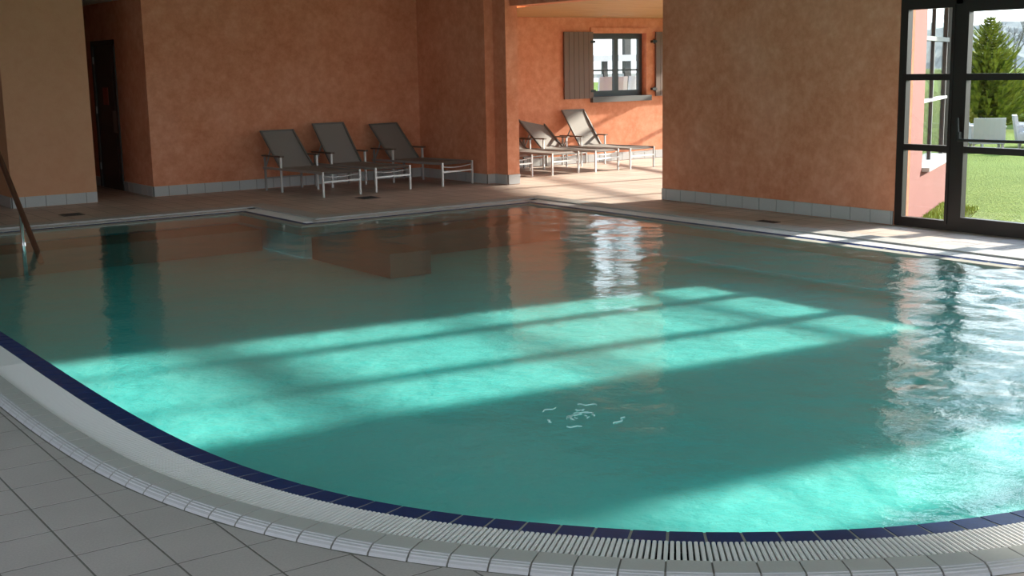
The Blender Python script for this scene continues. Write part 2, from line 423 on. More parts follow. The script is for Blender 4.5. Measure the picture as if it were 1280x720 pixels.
def make_water():
    step = .03
    xs = np.arange(1.70, 8.72, step); ys = np.arange(2.05, 13.62, step)
    X, Y = np.meshgrid(xs, ys)
    rng = np.random.RandomState(7)
    Z = np.zeros_like(X)
    env = .30 + 1.9 * np.exp(-((X - 5.6) / 1.5) ** 2 - ((Y - 2.6) / 1.7) ** 2) + 1.6 * np.exp(-((X - 8.2) / 1.5) ** 2 - ((Y - 5.0) / 2.0) ** 2) + .45 * np.clip((X - 5.8) / 2.0, 0, 1)
    for k in range(90):
        lam = .12 * (6.0 ** rng.rand()); th = rng.rand() * 2 * math.pi; ph = rng.rand() * 6.28
        kx, ky = 2 * math.pi / lam * math.cos(th), 2 * math.pi / lam * math.sin(th)
        warp = .05 * np.sin(1.3 * X + 2 * ph) + .05 * np.sin(1.1 * Y - ph)
        Z += lam * .00075 * np.sin(kx * (X + warp) + ky * (Y + warp) + ph)
    chop = Z.copy()
    Z = Z * env
    for cx, cy, amp, lam, rad in ((7.48, 4.77, .003, .22, .4), (7.37, 7.47, .0015, .22, .35), (5.19, 3.68, .002, .2, .4)):
        r = np.hypot((X - cx) * .8, Y - cy) + .12 * np.sin(3 * X + 1) * np.sin(4 * Y); g = np.exp(-(r / rad) ** 2)
        Z += (amp * np.cos(2 * math.pi * r / lam) + 1.0 * chop) * g
    lo = offset_loop(.045)
    keep = np.zeros(X.shape, bool)
    px = np.array([q[0] for q in lo]); py = np.array([q[1] for q in lo])
    jx, jy = np.roll(px, 1), np.roll(py, 1)
    for i in range(NO):
        cond = (py[i] > Y) != (jy[i] > Y)
        with np.errstate(divide='ignore', invalid='ignore'):
            xi = (jx[i] - px[i]) * (Y - py[i]) / (jy[i] - py[i]) + px[i]
        keep ^= cond & (X < xi)
    ny, nx = X.shape
    verts = np.stack([X.ravel(), Y.ravel(), (Z + WATER_Z).ravel()], 1)
    idx = np.arange(nx * ny).reshape(ny, nx)
    k4 = keep[:-1, :-1] | keep[1:, :-1] | keep[:-1, 1:] | keep[1:, 1:]
    F = np.stack([idx[:-1, :-1][k4], idx[:-1, 1:][k4], idx[1:, 1:][k4], idx[1:, :-1][k4]], 1)
    used = np.unique(F); remap = -np.ones(nx * ny, int); remap[used] = np.arange(len(used))
    me = bpy.data.meshes.new('pool_water'); me.from_pydata(verts[used].tolist(), [], remap[F].tolist()); me.update()
    at = me.attributes.new('chop', 'FLOAT', 'POINT'); at.data.foreach_set('value', (.35 + env.ravel()[used]).astype(np.float32))
    me.polygons.foreach_set('use_smooth', [True] * len(me.polygons)); me.materials.append(M['water'])
    return link('pool_water', me)
wat = tag(make_water(), 'clear turquoise rippled water filling the pool', 'water', kind='structure')
# ------------------------------------------------------------------ pool edge: navy tiles, overflow grating, coping
def arc(points):
    s = [0.0]
    for i in range(1, len(points)): s.append(s[-1] + math.dist(points[i - 1], points[i]))
    return s
C_S = arc(CURVE)
def on_curve(s):
    s = max(0, min(C_S[-1], s)); i = max(0, min(len(CURVE) - 2, int(np.searchsorted(C_S, s)) - 1))
    t = (s - C_S[i]) / max(1e-9, C_S[i + 1] - C_S[i])
    def nrm(k):
        a, b = Vector(CURVE[max(k - 1, 0)]), Vector(CURVE[min(k + 1, len(CURVE) - 1)]); return Vector(((b - a).y, -(b - a).x)).normalized()
    p = Vector(CURVE[i]).lerp(Vector(CURVE[i + 1]), t); n = nrm(i).lerp(nrm(i + 1), t).normalized()
    if i == 0: n = Vector((-1, 0))
    return p, n
# sections: (function s,d -> xy, length, mitre sign at start, at end)
def straight(a, b):
    a, b = Vector(a), Vector(b); t = (b - a).normalized(); n = Vector((t.y, -t.x))
    return lambda s, d: a + t * s + n * d, (b - a).length
SECT = [(lambda s, d: (lambda q: q[0] + q[1] * d)(on_curve(s)), C_S[-1], 1, 1, .125)]
for a, b, ma, mb_ in ((OUT[-4], OUT[-3], 1, 1), (OUT[-3], OUT[-2], 1, -1), (OUT[-2], OUT[-1], -1, 1), (OUT[-1], OUT[0], 1, 1)):
    f, L = straight(a, b); SECT.append((f, L, ma, mb_, .25))
def ring_tiles(parent, name, d0, d1, profile, mats, gap, pitch_mul=1.0):
    """profile: list of (d, z, material index of the face that starts here), from the water side outwards"""
    for f, L, ma, mb_, pitch in SECT:
        pitch = pitch * pitch_mul
        s0 = max(0, -ma * d0, -ma * d1) if ma < 0 else 0
        n = max(1, round(L / pitch)); cuts = [L * k / n for k in range(n + 1)]
        lo, hi = (d1 if ma < 0 else 0), (L - d1 if mb_ < 0 else L)
        cuts = [None] + [c for c in cuts if lo + .03 < c < hi - .03] + [None]
        for k in range(len(cuts) - 1):
            ends = []
            for q, sg, which in ((cuts[k], 1, 0), (cuts[k + 1], -1, 1)):
                row = []
                for d, z, mi in profile:
                    if L != C_S[-1]:
                        if d1 == D_COPE and d > D_GRATE + .05: d += .13
                        if d1 == D_BLUE: d = max(d, .05)
                    if q is None:
                        base = (-ma * d + gap / 2) if which == 0 else (L + mb_ * d - gap / 2)
                    else: base = q + sg * gap / 2
                    if L == C_S[-1] and q is not None: p = f(base, d)
                    elif L == C_S[-1]:
                        p = (Vector((CURVE[0][0] - d, CURVE[0][1] + d)) if which == 0 else Vector((CURVE[-1][0] + d, CURVE[-1][1] - d)))
                    else: p = f(base, d)
                    row.append((p.x, p.y, z))
                ends.append(row)
            m = MB(); A, B = ends
            for i in range(len(profile) - 1): m.poly([A[i], B[i], B[i + 1], A[i + 1]], profile[i][2])
            m.poly(A, profile[0][2]); m.poly(list(reversed(B)), profile[0][2])
            m.poly([A[0], A[-1], B[-1], B[0]], profile[0][2])
            mid = [sum(v[i] for v in A + B) / (2 * len(A)) for i in range(3)]
            m.v = [(v[0] - mid[0], v[1] - mid[1], v[2] - mid[2]) for v in m.v]
            o = m.build(name, *mats, parent=parent); o.location = mid
edge = tag(empty('pool_edge_tiling', (4, 3, 0)), 'dark navy glazed tile border at the water line', 'tile border')
edge.location = (0, 0, 0)
mb = MB(); ring_strip(mb, .004, -.004, D_BLUE - .002, .0062); ring_strip(mb, .004, -.006, .004, -.10)
mb.build('joint_bed', mat('pale_joint', (.40, .37, .33), .9), parent=edge)
ring_tiles(edge, 'tile', 0, D_BLUE, [(0, -.08, 0), (0, -.006, 0), (.006, -.001, 0), (D_BLUE, .008, 0), (D_BLUE, -.02, 0)], [M['navy']], .010)
cope = tag(empty('pool_coping'), 'grey coping tiles with a pale ridged nosing round the pool', 'coping')
ring_tiles(cope, 'tile', D_GRATE, D_COPE, [(D_GRATE + .002, -.02, 0), (D_GRATE + .002, .026, 0), (D_GRATE + .092, .028, 1), (D_GRATE + .100, .0275, 1), (D_GRATE + .102, .025, 1), (D_GRATE + .111, .0235, 1), (D_GRATE + .113, .0205, 1), (D_GRATE + .122, .0175, 1), (D_GRATE + .124, .0135, 1), (D_GRATE + .133, .008, 1), (D_GRATE + .140, -.004, 1), (D_GRATE + .142, -.02, 0)], [M['coping'], M['nosing']], .006)
mb = MB(); ring_strip(mb, D_GRATE + .004, .022, D_GRATE + .097, .023); ring_strip(mb, D_GRATE + .097, .023, D_COPE - .012, -.006)
mb.build('joint_bed', mat('grey_joint', (.27, .25, .24), .9), parent=cope)

grate = tag(empty('overflow_grating'), 'white slatted overflow grating between navy tiles and coping', 'grating')
mb = MB(); ring_strip(mb, D_BLUE, .0, D_BLUE, -.12); ring_strip(mb, D_BLUE, -.12, D_GRATE, -.12); ring_strip(mb, D_GRATE, -.12, D_GRATE, .01)
mb.build('channel', M['channel'], parent=grate)
mb = MB()
for d in (D_BLUE + .045, D_GRATE - .045): ring_strip(mb, d - .004, -.012, d + .004, -.012)
mb.build('connecting_rod', M['channel'], parent=grate)
PITCH = .0185
w, hl = .0136 / 2, (D_GRATE - D_BLUE) / 2 - .002
mb = MB()
b0 = [(-w, -hl), (w, -hl), (w, hl), (-w, hl)]
mb.prism(b0, -.014, .010); e = .0025
mb.prism([(-w + e, -hl + e), (w - e, -hl + e), (w - e, hl - e), (-w + e, hl - e)], .010, .013)
slat_me = mb.mesh('slat', M['slat'])
spots = []
ns = int(C_S[-1] / PITCH)
for k in range(ns):
    p, n = on_curve((k + .5) * PITCH); q = p + n * ((D_BLUE + D_GRATE) / 2); pr = project((q.x, q.y, .01))
    size = 0
    if pr and -20 < pr[0] < 1300 and -20 < pr[1] < 740: size = 1 / pr[2]
    spots.append((size, q, n))
order = sorted(range(ns), key=lambda k: -spots[k][0])
single = set(order[:300])
rest = MB()
def slat_at(m, q, n):
    t = Vector((-n.y, n.x))
    c = [q - t * w - n * hl, q + t * w - n * hl, q + t * w + n * hl, q - t * w + n * hl]
    m.prism([(v.x, v.y) for v in c], -.014, .012)
for k in range(ns):
    size, q, n = spots[k]
    if k in single:
        o = link('slat', slat_me, grate); o.location = (q.x, q.y, 0); o.rotation_euler = (0, 0, math.atan2(n.y, n.x) - math.pi / 2)
    else: slat_at(rest, q, n)
for f, L, ma, mb_, pitch in SECT[1:]:
    dm = (D_BLUE + D_GRATE) / 2; s = (dm if ma < 0 else -dm)
    end = L - dm if mb_ < 0 else L + dm
    while s < end:
        a, b = f(s, dm - .05), f(s, dm + .05); n = (b - a).normalized(); slat_at(rest, f(s, dm), n); s += PITCH
tag(rest.build('slat_rows', M['slat'], parent=grate), kind='stuff')

# bubbling spot on the water: white arcs stand in for its glints and foam
q_ = random.Random(4); mb = MB()
for k in range(22):
    r = (.09 + .13 * q_.random()) if k < 7 else .015 + .06 * q_.random()
    a0 = q_.random() * 6.28; da = (.2 + .35 * q_.random()) if k < 7 else .9; w_ = .0009 + .0016 * q_.random(); n = 10; z = WATER_Z + .004
    cx0, cy0 = (3.44, 4.38) if k < 7 else (3.48, 4.37)
    up, lo_ = [], []
    for i in range(n + 1):
        f = i / n; t = a0 + da * f; rr = r * (1 + .05 * math.sin(9 * f + k)); wd = w_ * math.sin(math.pi * min(.97, max(.03, f))) * (.6 + .4 * math.sin(5 * f + k))
        lo_.append((cx0 + 1.3 * (rr + wd) * math.cos(t), cy0 + (rr + wd) * math.sin(t))); up.append((cx0 + 1.3 * (rr - wd) * math.cos(t), cy0 + (rr - wd) * math.sin(t)))
    mb.prism(lo_ + up[::-1], z - .005, z)
tag(mb.build('splash_glints', mat('white_glint_foam', (.55, .72, .72), .3)), 'small white flecks standing in for splash and glints over the bubbling jet in the water', 'foam', kind='stuff')

# floor drains
drain_me = None
for k, (x, y, lab) in enumerate(((7.60, 13.86, 'small square floor drain in front of the indoor loungers'), (9.32, 8.72, 'small square floor drain beside the skirting near the glazed door'), (4.15, 14.72, 'small square floor drain in front of the peach pillar'))):
    d = empty('floor_drain', (x, y, 0)); tag(d, lab, 'drain', 'floor drains in the deck')
    mb = MB(); mb.box(-.12, .12, -.12, .12, -.003, .002); mb.build('frame', M['plate'] if False else M['drain'], parent=d)
    for i in range(5): mb = MB(); mb.box(-.10, .10, -.09 + i * .045 - .008, -.09 + i * .045 + .008, .002, .006); mb.build('bar', M['iron'], parent=d)

# ------------------------------------------------------------------ walls
CEIL = 3.3
def wall(name, boxes, m, label):
    mb = MB()
    for b in boxes: mb.box(*b)
    return tag(mb.build(name, m), label, 'wall', kind='structure')
wall('wall_back', [(5.61, 9.9, 16.05, 16.3, -.05, CEIL)], M['orange'], 'orange sponged wall behind the three indoor loungers')
wall('wall_recess', [(5.61, 5.85, 16.3, 17.22, -.05, CEIL), (5.61, 5.85, 18.22, 19.0, -.05, CEIL), (5.61, 5.85, 17.22, 18.22, 2.07, CEIL), (5.72, 5.85, 17.22, 18.22, -.05, 2.07), (3.0, 5.85, 19.0, 19.2, -.05, CEIL)], M['orange'], 'dark orange wall of the recess holding the door')  # the box behind the door leaf is added to block a light leak
wall('wall_pillar', [(3.79, 4.83, 15.93, 19.0, -.05, CEIL)], M['peach'], 'peach coloured wall pillar at the edge of the recess')
wall('wall_right', [(10.07, 10.3, -3.2, .75, -.05, CEIL), (10.07, 10.3, 3.30, 5.17, -.05, CEIL), (10.07, 10.3, 7.71, 11.06, -.05, CEIL),
                    (10.07, 10.3, .75, 3.30, 2.42, CEIL), (10.07, 10.3, 5.17, 7.71, 2.85, CEIL)], M['orange'], 'orange sponged wall between the alcove opening and the glazed door')
wall('wall_jamb', [(9.73, 10.07, 14.28, 16.3, -.05, CEIL), (9.87, 10.07, 13.98, 14.28, -.05, CEIL)], M['orange'], 'stepped orange wall end left of the alcove opening')
wall('wall_beam', [(9.95, 10.22, 11.06, 13.98, 2.41, CEIL)], M['orange'], 'orange beam over the alcove opening')
wall('wall_front', [(-3.2, -2.6, -3.2, -2.95, -.05, CEIL), (9.6, 10.3, -3.2, -2.95, -.05, CEIL), (-2.6, 9.6, -3.2, -2.95, 2.85, CEIL), (-2.6, 9.6, -3.2, -2.95, -.05, .10)] +
     [(x, x + .25, -3.2, -2.95, .1, 2.85) for x in (-.1, 2.5, 5.1, 7.5)], M['white_wall'], 'white wall with tall openings behind the viewer')
wall('wall_left', [(-3.4, -3.2, 8.5, 19.2, -.05, CEIL), (-3.4, -3.2, -3.2, 8.5, 2.9, CEIL), (-3.4, -3.2, -3.2, 8.5, -.05, .1)] + [(-3.4, -3.2, y, y + .25, .1, 2.9) for y in (-3.2, -.4, 2.5, 5.4)], M['white_wall'], 'white side wall beyond the near deck')  # unseen; openings along the near part added to let in more daylight
wall('wall_far_left', [(-3.2, 3.0, 19.0, 19.2, -.05, CEIL)], M['orange'], 'orange wall far behind the peach pillar')
mb = MB(); mb.box(-3.4, 10.3, -3.2, 19.2, CEIL, CEIL + .2); tag(mb.build('ceiling', M['ceiling']), 'plain ceiling over the pool hall', 'ceiling', kind='structure')
mb = MB(); mb.box(4.83, 5.61, 16.06, 19.0, 2.58, 2.64); tag(mb.build('ceiling_recess', M['ceiling']), 'low plain ceiling of the door recess', 'ceiling', kind='structure')
# alcove shell
AX = 15.6
WIN = (13.2, 14.38, 1.08, 2.12)
wall('wall_alcove', [(10.07, WIN[0], 16.2, 16.42, -.05, 3.2), (WIN[1], AX + .1, 16.2, 16.42, -.05, 3.2), (WIN[0], WIN[1], 16.2, 16.42, -.05, WIN[2]), (WIN[0], WIN[1], 16.2, 16.42, WIN[3], 3.2)], M['orange'], 'sunlit orange alcove wall with a shuttered window')
OA, OB = Vector((10.32, 7.80)), Vector((13.5, 9.50)); OANG = math.atan2((OB - OA).y, (OB - OA).x); OL = (OB - OA).length
wo_ = wall('wall_outside', [(0, 1.21, 0, .2, -.4, 3.0), (1.21, OL, 0, .2, -.4, .40)], M['red_wall'], 'red rendered outside wall seen through the glazed door')
wo_.location = (OA.x, OA.y, 0); wo_.rotation_euler = (0, 0, OANG)
# alcove ceiling planks
pl = empty('ceiling_alcove'); tag(pl, 'pine plank ceiling of the alcove', 'ceiling', kind='structure')
y = 16.2; rise = .015; n = 0
pw = .30
while y > 8.3:
    y1 = max(8.3, y - pw); z = 2.37 + (16.2 - y) * rise; z1 = 2.37 + (16.2 - y1) * rise
    mb = MB(); g = .006
    xm = lambda q: min(13.6 + (q - 9.55) * .316, 10.4 + (q - 7.79) / .535)
    b = [(10.24, y - g, z), (xm(y), y - g, z), (xm(y1), y1 + g, z1), (10.24, y1 + g, z1)]
    mb.poly(b); t = [(p[0], p[1], p[2] + .03) for p in b]; mb.poly(t)
    for k in range(4): mb.poly([b[k], b[(k + 1) % 4], t[(k + 1) % 4], t[k]])
    mb.build('plank', M['ceiling_wood'], parent=pl); y = y1
mb = MB(); zr = lambda q: 2.42 + (16.2 - q) * rise
mb.poly([(p[0], p[1], zr(p[1])) for p in ((10.2, 16.42), (17.65, 16.42), (15.4, 8.8), (13.4, 8.7), (10.3, 7.6))]); mb.build('sun_cut_eave', M['ceiling_wood'], parent=pl)  # roof sheet; its overhang past the glass front is added to cut sunlight

# ------------------------------------------------------------------ skirting tiles
def skirting(name, a, b, label, h=.135, first=0.0, pitch=.25):
    a, b = Vector(a), Vector(b); L = (b - a).length; t = (b - a).normalized(); n = Vector((t.y, -t.x))
    e = empty(name); tag(e, label, 'skirting', kind='structure')
    ang = math.atan2(t.y, t.x)
    s = 0; cuts = [0] + [first + k * pitch for k in range(200) if .02 < first + k * pitch < L - .02] + [L]
    cache = {}
    for k in range(len(cuts) - 1):
        wdt = cuts[k + 1] - cuts[k]; key = round(wdt, 4)
        if key not in cache:
            m = MB(); g = .003
            m.box(g, wdt - g, -.014, 0, 0, h - .002); m.box(g + .003, wdt - g - .003, -.016, -.013, .004, h - .006); cache[key] = m.mesh('tile', M['skirting'])
        o = link('tile', cache[key], e); p = a + t * cuts[k]; o.location = (p.x, p.y, 0); o.rotation_euler = (0, 0, ang)
    m = MB(); m.box(0, L, -.010, 0, 0, h - .003); bk = m.build('joint_bed', M['joint'], parent=e); bk.location = (a.x, a.y, 0); bk.rotation_euler = (0, 0, ang)
    return e
# each runs so that the room lies on its right-hand side
skirting('baseboard_back', (5.61, 16.05), (9.73, 16.05), 'grey skirting tiles along the wall behind the indoor loungers', first=.2)
skirting('baseboard_recess', (5.61, 19.0), (5.61, 18.24), 'grey skirting tiles beyond the recess door', first=.2)
skirting('baseboard_recess_side', (5.61, 17.2), (5.61, 16.05), 'grey skirting tiles on the recess side wall', first=.2)
skirting('baseboard_pillar', (3.79, 15.93), (4.83, 15.93), 'grey skirting tiles along the front of the peach pillar', first=.15)
skirting('baseboard_pillar_side', (3.79, 19.0), (3.79, 15.93), 'grey skirting tiles along the side of the peach pillar')
skirting('baseboard_right', (10.07, 11.06), (10.07, 7.71), 'grey skirting tiles from the alcove opening to the glazed door', first=.08)
skirting('baseboard_right_near', (10.07, 5.17), (10.07, 3.30), 'grey skirting tiles between the two glazed units')
skirting('baseboard_jamb', (9.73, 16.05), (9.73, 14.28), 'grey skirting tiles beside the third indoor lounger')
skirting('baseboard_jamb_step', (9.73, 14.28), (9.87, 14.28), 'grey skirting tile on the step of the wall end')
skirting('baseboard_jamb_front', (9.87, 14.28), (9.87, 13.98), 'grey skirting tiles on the narrow wall end')
skirting('baseboard_jamb_end', (9.87, 13.98), (10.07, 13.98), 'sunlit skirting tile at the alcove opening')
skirting('baseboard_alcove', (10.07, 16.2), (15.6, 16.2), 'pale skirting tiles along the alcove wall')

# ------------------------------------------------------------------ recess door
d1 = empty('door_1', (5.61, 17.22, 0)); tag(d1, 'dark door with a red notice in the recess', 'door', kind='structure')
mb = MB(); mb.box(-.02, .06, 0, .07, 0, 2.07); mb.box(-.02, .06, .93, 1.0, 0, 2.07); mb.box(-.02, .06, 0, 1.0, 2.0, 2.07); mb.build('door_frame', M['door_dark'], parent=d1)
mb = MB(); mb.box(.0, .05, .075, .925, -.006, 1.995); mb.box(-.006, .0, .16, .84, .12, .90); mb.box(-.006, .0, .16, .84, 1.05, 1.9); leaf = mb.build('door_leaf', M['door_dark'], parent=d1)
mb = MB(); mb.box(-.012, -.006, .40, .62, 1.18, 1.42); mb.build('notice', M['notice'], parent=leaf)
mb = MB(); mb.box(-.010, -.006, .10, .26, .80, 1.10); mb.build('push_plate', M['plate'], parent=leaf)
for z in (.25, 1.05, 1.75): mb = MB(); mb.tube([(-.02, .925, z), (-.02, .925, z + .1)], .012); mb.build('hinge', M['plate'], parent=d1)

# ------------------------------------------------------------------ glazed door units in the right-hand wall
def rect_frame(mb, x0, x1, y0, y1, z0, z1, w):
    mb.box(x0, x1, y0, y0 + w, z0, z1); mb.box(x0, x1, y1 - w, y1, z0, z1); mb.box(x0, x1, y0 + w, y1 - w, z0, z0 + w); mb.box(x0, x1, y0 + w, y1 - w, z1 - w, z1)
def pane(parent, x, y0, y1, z0, z1):
    mb = MB(); mb.box(x - .004, x + .004, y0, y1, z0, z1); return mb.build('pane', M['glass'], parent=parent)
def glazed_unit(name, label, ya, yb, splits, door_bay, bar=True, top=2.85):
    """ya..yb along the wall; splits: interior mullion positions; door_bay: index of the bay with the door leaf"""
    r = empty(name, (10.07, ya, 0)); tag(r, label, 'door', kind='structure')
    x0, x1 = .01, .09; L = yb - ya
    mb = MB(); rect_frame(mb, x0, x1, 0, L, 0, top, .06)
    for s in splits: mb.box(x0, x1, s - .035, s + .035, .06, top - .06)
    mb.box(x0, x1, .06, L - .06, 2.09, 2.21); mb.build('frame', M['dark_frame'], parent=r)
    edges = [.06] + [q for s in splits for q in (s - .035, s + .035)] + [L - .06]
    for k in range(len(splits) + 1):
        a, b = edges[2 * k], edges[2 * k + 1]
        leafname = 'door_leaf' if k == door_bay else 'side_light'
        mb = MB(); w = .075 if k == door_bay else .03
        rect_frame(mb, x0 - .01, x1 - .02, a + .002, b - .002, .06, 2.09, w)
        rails = (.765, 1.43)
        for z in rails: mb.box(x0 - .008, x1 - .022, a + w, b - w, z - .03, z + .03)
        lf = mb.build(leafname, M['dark_frame'], parent=r)
        zz = [.06 + w] + [q for z in rails for q in (z - .03, z + .03)] + [2.09 - w]
        for i in range(3): pane(lf, .045, a + w, b - w, zz[2 * i], zz[2 * i + 1])
        pane(r, .045, a, b, 2.21, top - .06)
        if k == door_bay and bar:
            mb = MB(); mb.tube([(-.05, a + .05, .865), (-.05, b - .05, .855)], .014); mb.box(-.05, .01, a + .04, a + .07, .85, .88); mb.box(-.05, .01, b - .07, b - .04, .84, .87); mb.build('push_bar', M['iron'], parent=lf)
            mb = MB(); mb.bar((-.045, b - .045, .86), (-.045, b - .03, 1.06), .02, .025); mb.box(-.05, .0, b - .06, b - .025, .84, .93); mb.build('handle', M['iron'], parent=lf)
    return r
glazed_unit('door_2', 'dark framed glazed door looking out on the lawn', 5.17, 7.71, (.83, 1.90), 1)
glazed_unit('door_3', 'second dark framed glazed door unit further along the wall', .75, 3.30, (.85, 1.72), 1, top=2.42)

# alcove outer glazing
def facade():
    r = empty('window_2', (13.46, 9.58, 0), -math.atan2(2.1, 6.62)); tag(r, 'dark framed glass front on the sunny side of the alcove', 'window', kind='structure')
    L = math.hypot(2.1, 6.62)
    mb = MB(); rect_frame(mb, 0, .07, 0, L, 0, 2.42, .06)
    n = 4
    ys = [L * k / n for k in range(n + 1)]
    for q in ys[1:-1]: mb.box(0, .07, q - .035, q + .035, .06, 2.36)
    for z in (.765, 1.43, 2.1): mb.box(.004, .066, .06, L - .06, z - .03, z + .03)
    mb.build('frame', M['dark_frame'], parent=r)
    zz = [.06, .735, .795, 1.40, 1.46, 2.07, 2.13, 2.36]
    for k in range(n):
        for i in range(4): pane(r, .035, ys[k] + .035, ys[k + 1] - .035, zz[2 * i], zz[2 * i + 1])
facade()
# strip window of the outside wall
w3 = empty('window_3', (OA.x + 1.21 * math.cos(OANG), OA.y + 1.21 * math.sin(OANG), 0), OANG); tag(w3, 'strip window with a white sill above the red outside wall', 'window', kind='structure')
L = OL - .12 - 1.21
mb = MB(); mb.box(-.0, L, -.08, .2, .40, .44); mb.build('sill', M['white_metal'], parent=w3)
mb = MB()
for x in (0.0, 1.18, L - .04): mb.box(x, x + .04, .08, .13, .44, 2.9)
mb.build('mullion', M['grey_frame'], parent=w3)
mb = MB(); mb.box(0, L, .06, .13, 1.12, 1.15); mb.build('rail', M['white_metal'], parent=w3)
mb = MB(); mb.box(0, L, .06, .13, 1.80, 1.85); mb.build('top_rail', M['grey_frame'], parent=w3)
for k, (a, b) in enumerate(((.04, 1.18), (1.22, L - .04))):
    for z0, z1 in ((.44, 1.12), (1.15, 1.80), (1.85, 2.9)):
        mb = MB(); mb.box(a, b, .10, .106, z0, z1); mb.build('pane', M['glass'], parent=w3)

# ------------------------------------------------------------------ alcove window with shutters
w1 = empty('window_1', (WIN[0], 16.2, WIN[2])); tag(w1, 'grey framed two part window in the alcove wall', 'window', kind='structure')
ww, wh = WIN[1] - WIN[0], WIN[3] - WIN[2]
mb = MB(); y0, y1 = .12, .17
for a, b, c, d in ((0, .05, 0, wh), (ww - .05, ww, 0, wh), (.05, ww - .05, 0, .05), (.05, ww - .05, wh - .05, wh)): mb.box(a, b, y0, y1, c, d)
mb.build('frame', M['grey_frame'], parent=w1)
for a, b in ((.05, ww / 2), (ww / 2, ww - .05)):
    mb = MB(); q = .045
    for i in ((a, a + q, .05, wh - .05), (b - q, b, .05, wh - .05), (a + q, b - q, .05, .05 + q), (a + q, b - q, wh - .05 - q, wh - .05), (a + q, b - q, wh * .40, wh * .40 + .03)): mb.box(i[0], i[1], y0 - .02, y1 - .01, i[2], i[3])
    sash = mb.build('sash', M['grey_frame'], parent=w1)
    for z0, z1 in ((.05 + q, wh * .40), (wh * .40 + .03, wh - .05 - q)):
        mb = MB(); mb.box(a + q, b - q, y0 + .0, y0 + .008, z0, z1); mb.build('pane', M['glass'], parent=sash)
mb = MB(); mb.box(-.06, ww + .06, -.07, .12, -.09, -.0); mb.build('sill', mat('grey_sill', (.13, .13, .135), .6), parent=w1)
mb = MB(); mb.box(-.06, ww + .06, -.025, .0, wh + .0, wh + .09); mb.build('lintel', M['orange'], parent=w1)
def shutter(x0, x1, label, hinge_x):
    s = empty('window_shutter', (x0, 16.2, WIN[2] - .02)); tag(s, label, 'shutter', 'shutters of the alcove window')
    n = 6; W = x1 - x0
    m = MB(); m.box(.003, W / n - .003, -.055, -.025, 0, wh + .04); me = m.mesh('board', M['shutter'])
    for k in range(n): o = link('board', me, s); o.location = (k * W / n, 0, 0)
    for z in (.15, wh - .15): m = MB(); m.box(.01, W - .01, -.025, -.012, z - .03, z + .03); m.build('batten', M['shutter'], parent=s)
    for z in (.12, wh - .12): m = MB(); m.box(hinge_x - .05, hinge_x + .05, -.06, .0, z - .02, z + .02); m.tube([(hinge_x, -.04, z - .04), (hinge_x, -.04, z + .04)], .012); m.build('hinge', M['iron'], parent=s)
shutter(12.56, 13.17, 'brown boarded shutter open against the wall left of the window', .60)
shutter(14.55, 15.17, 'brown boarded shutter open against the wall right of the window', -.03)

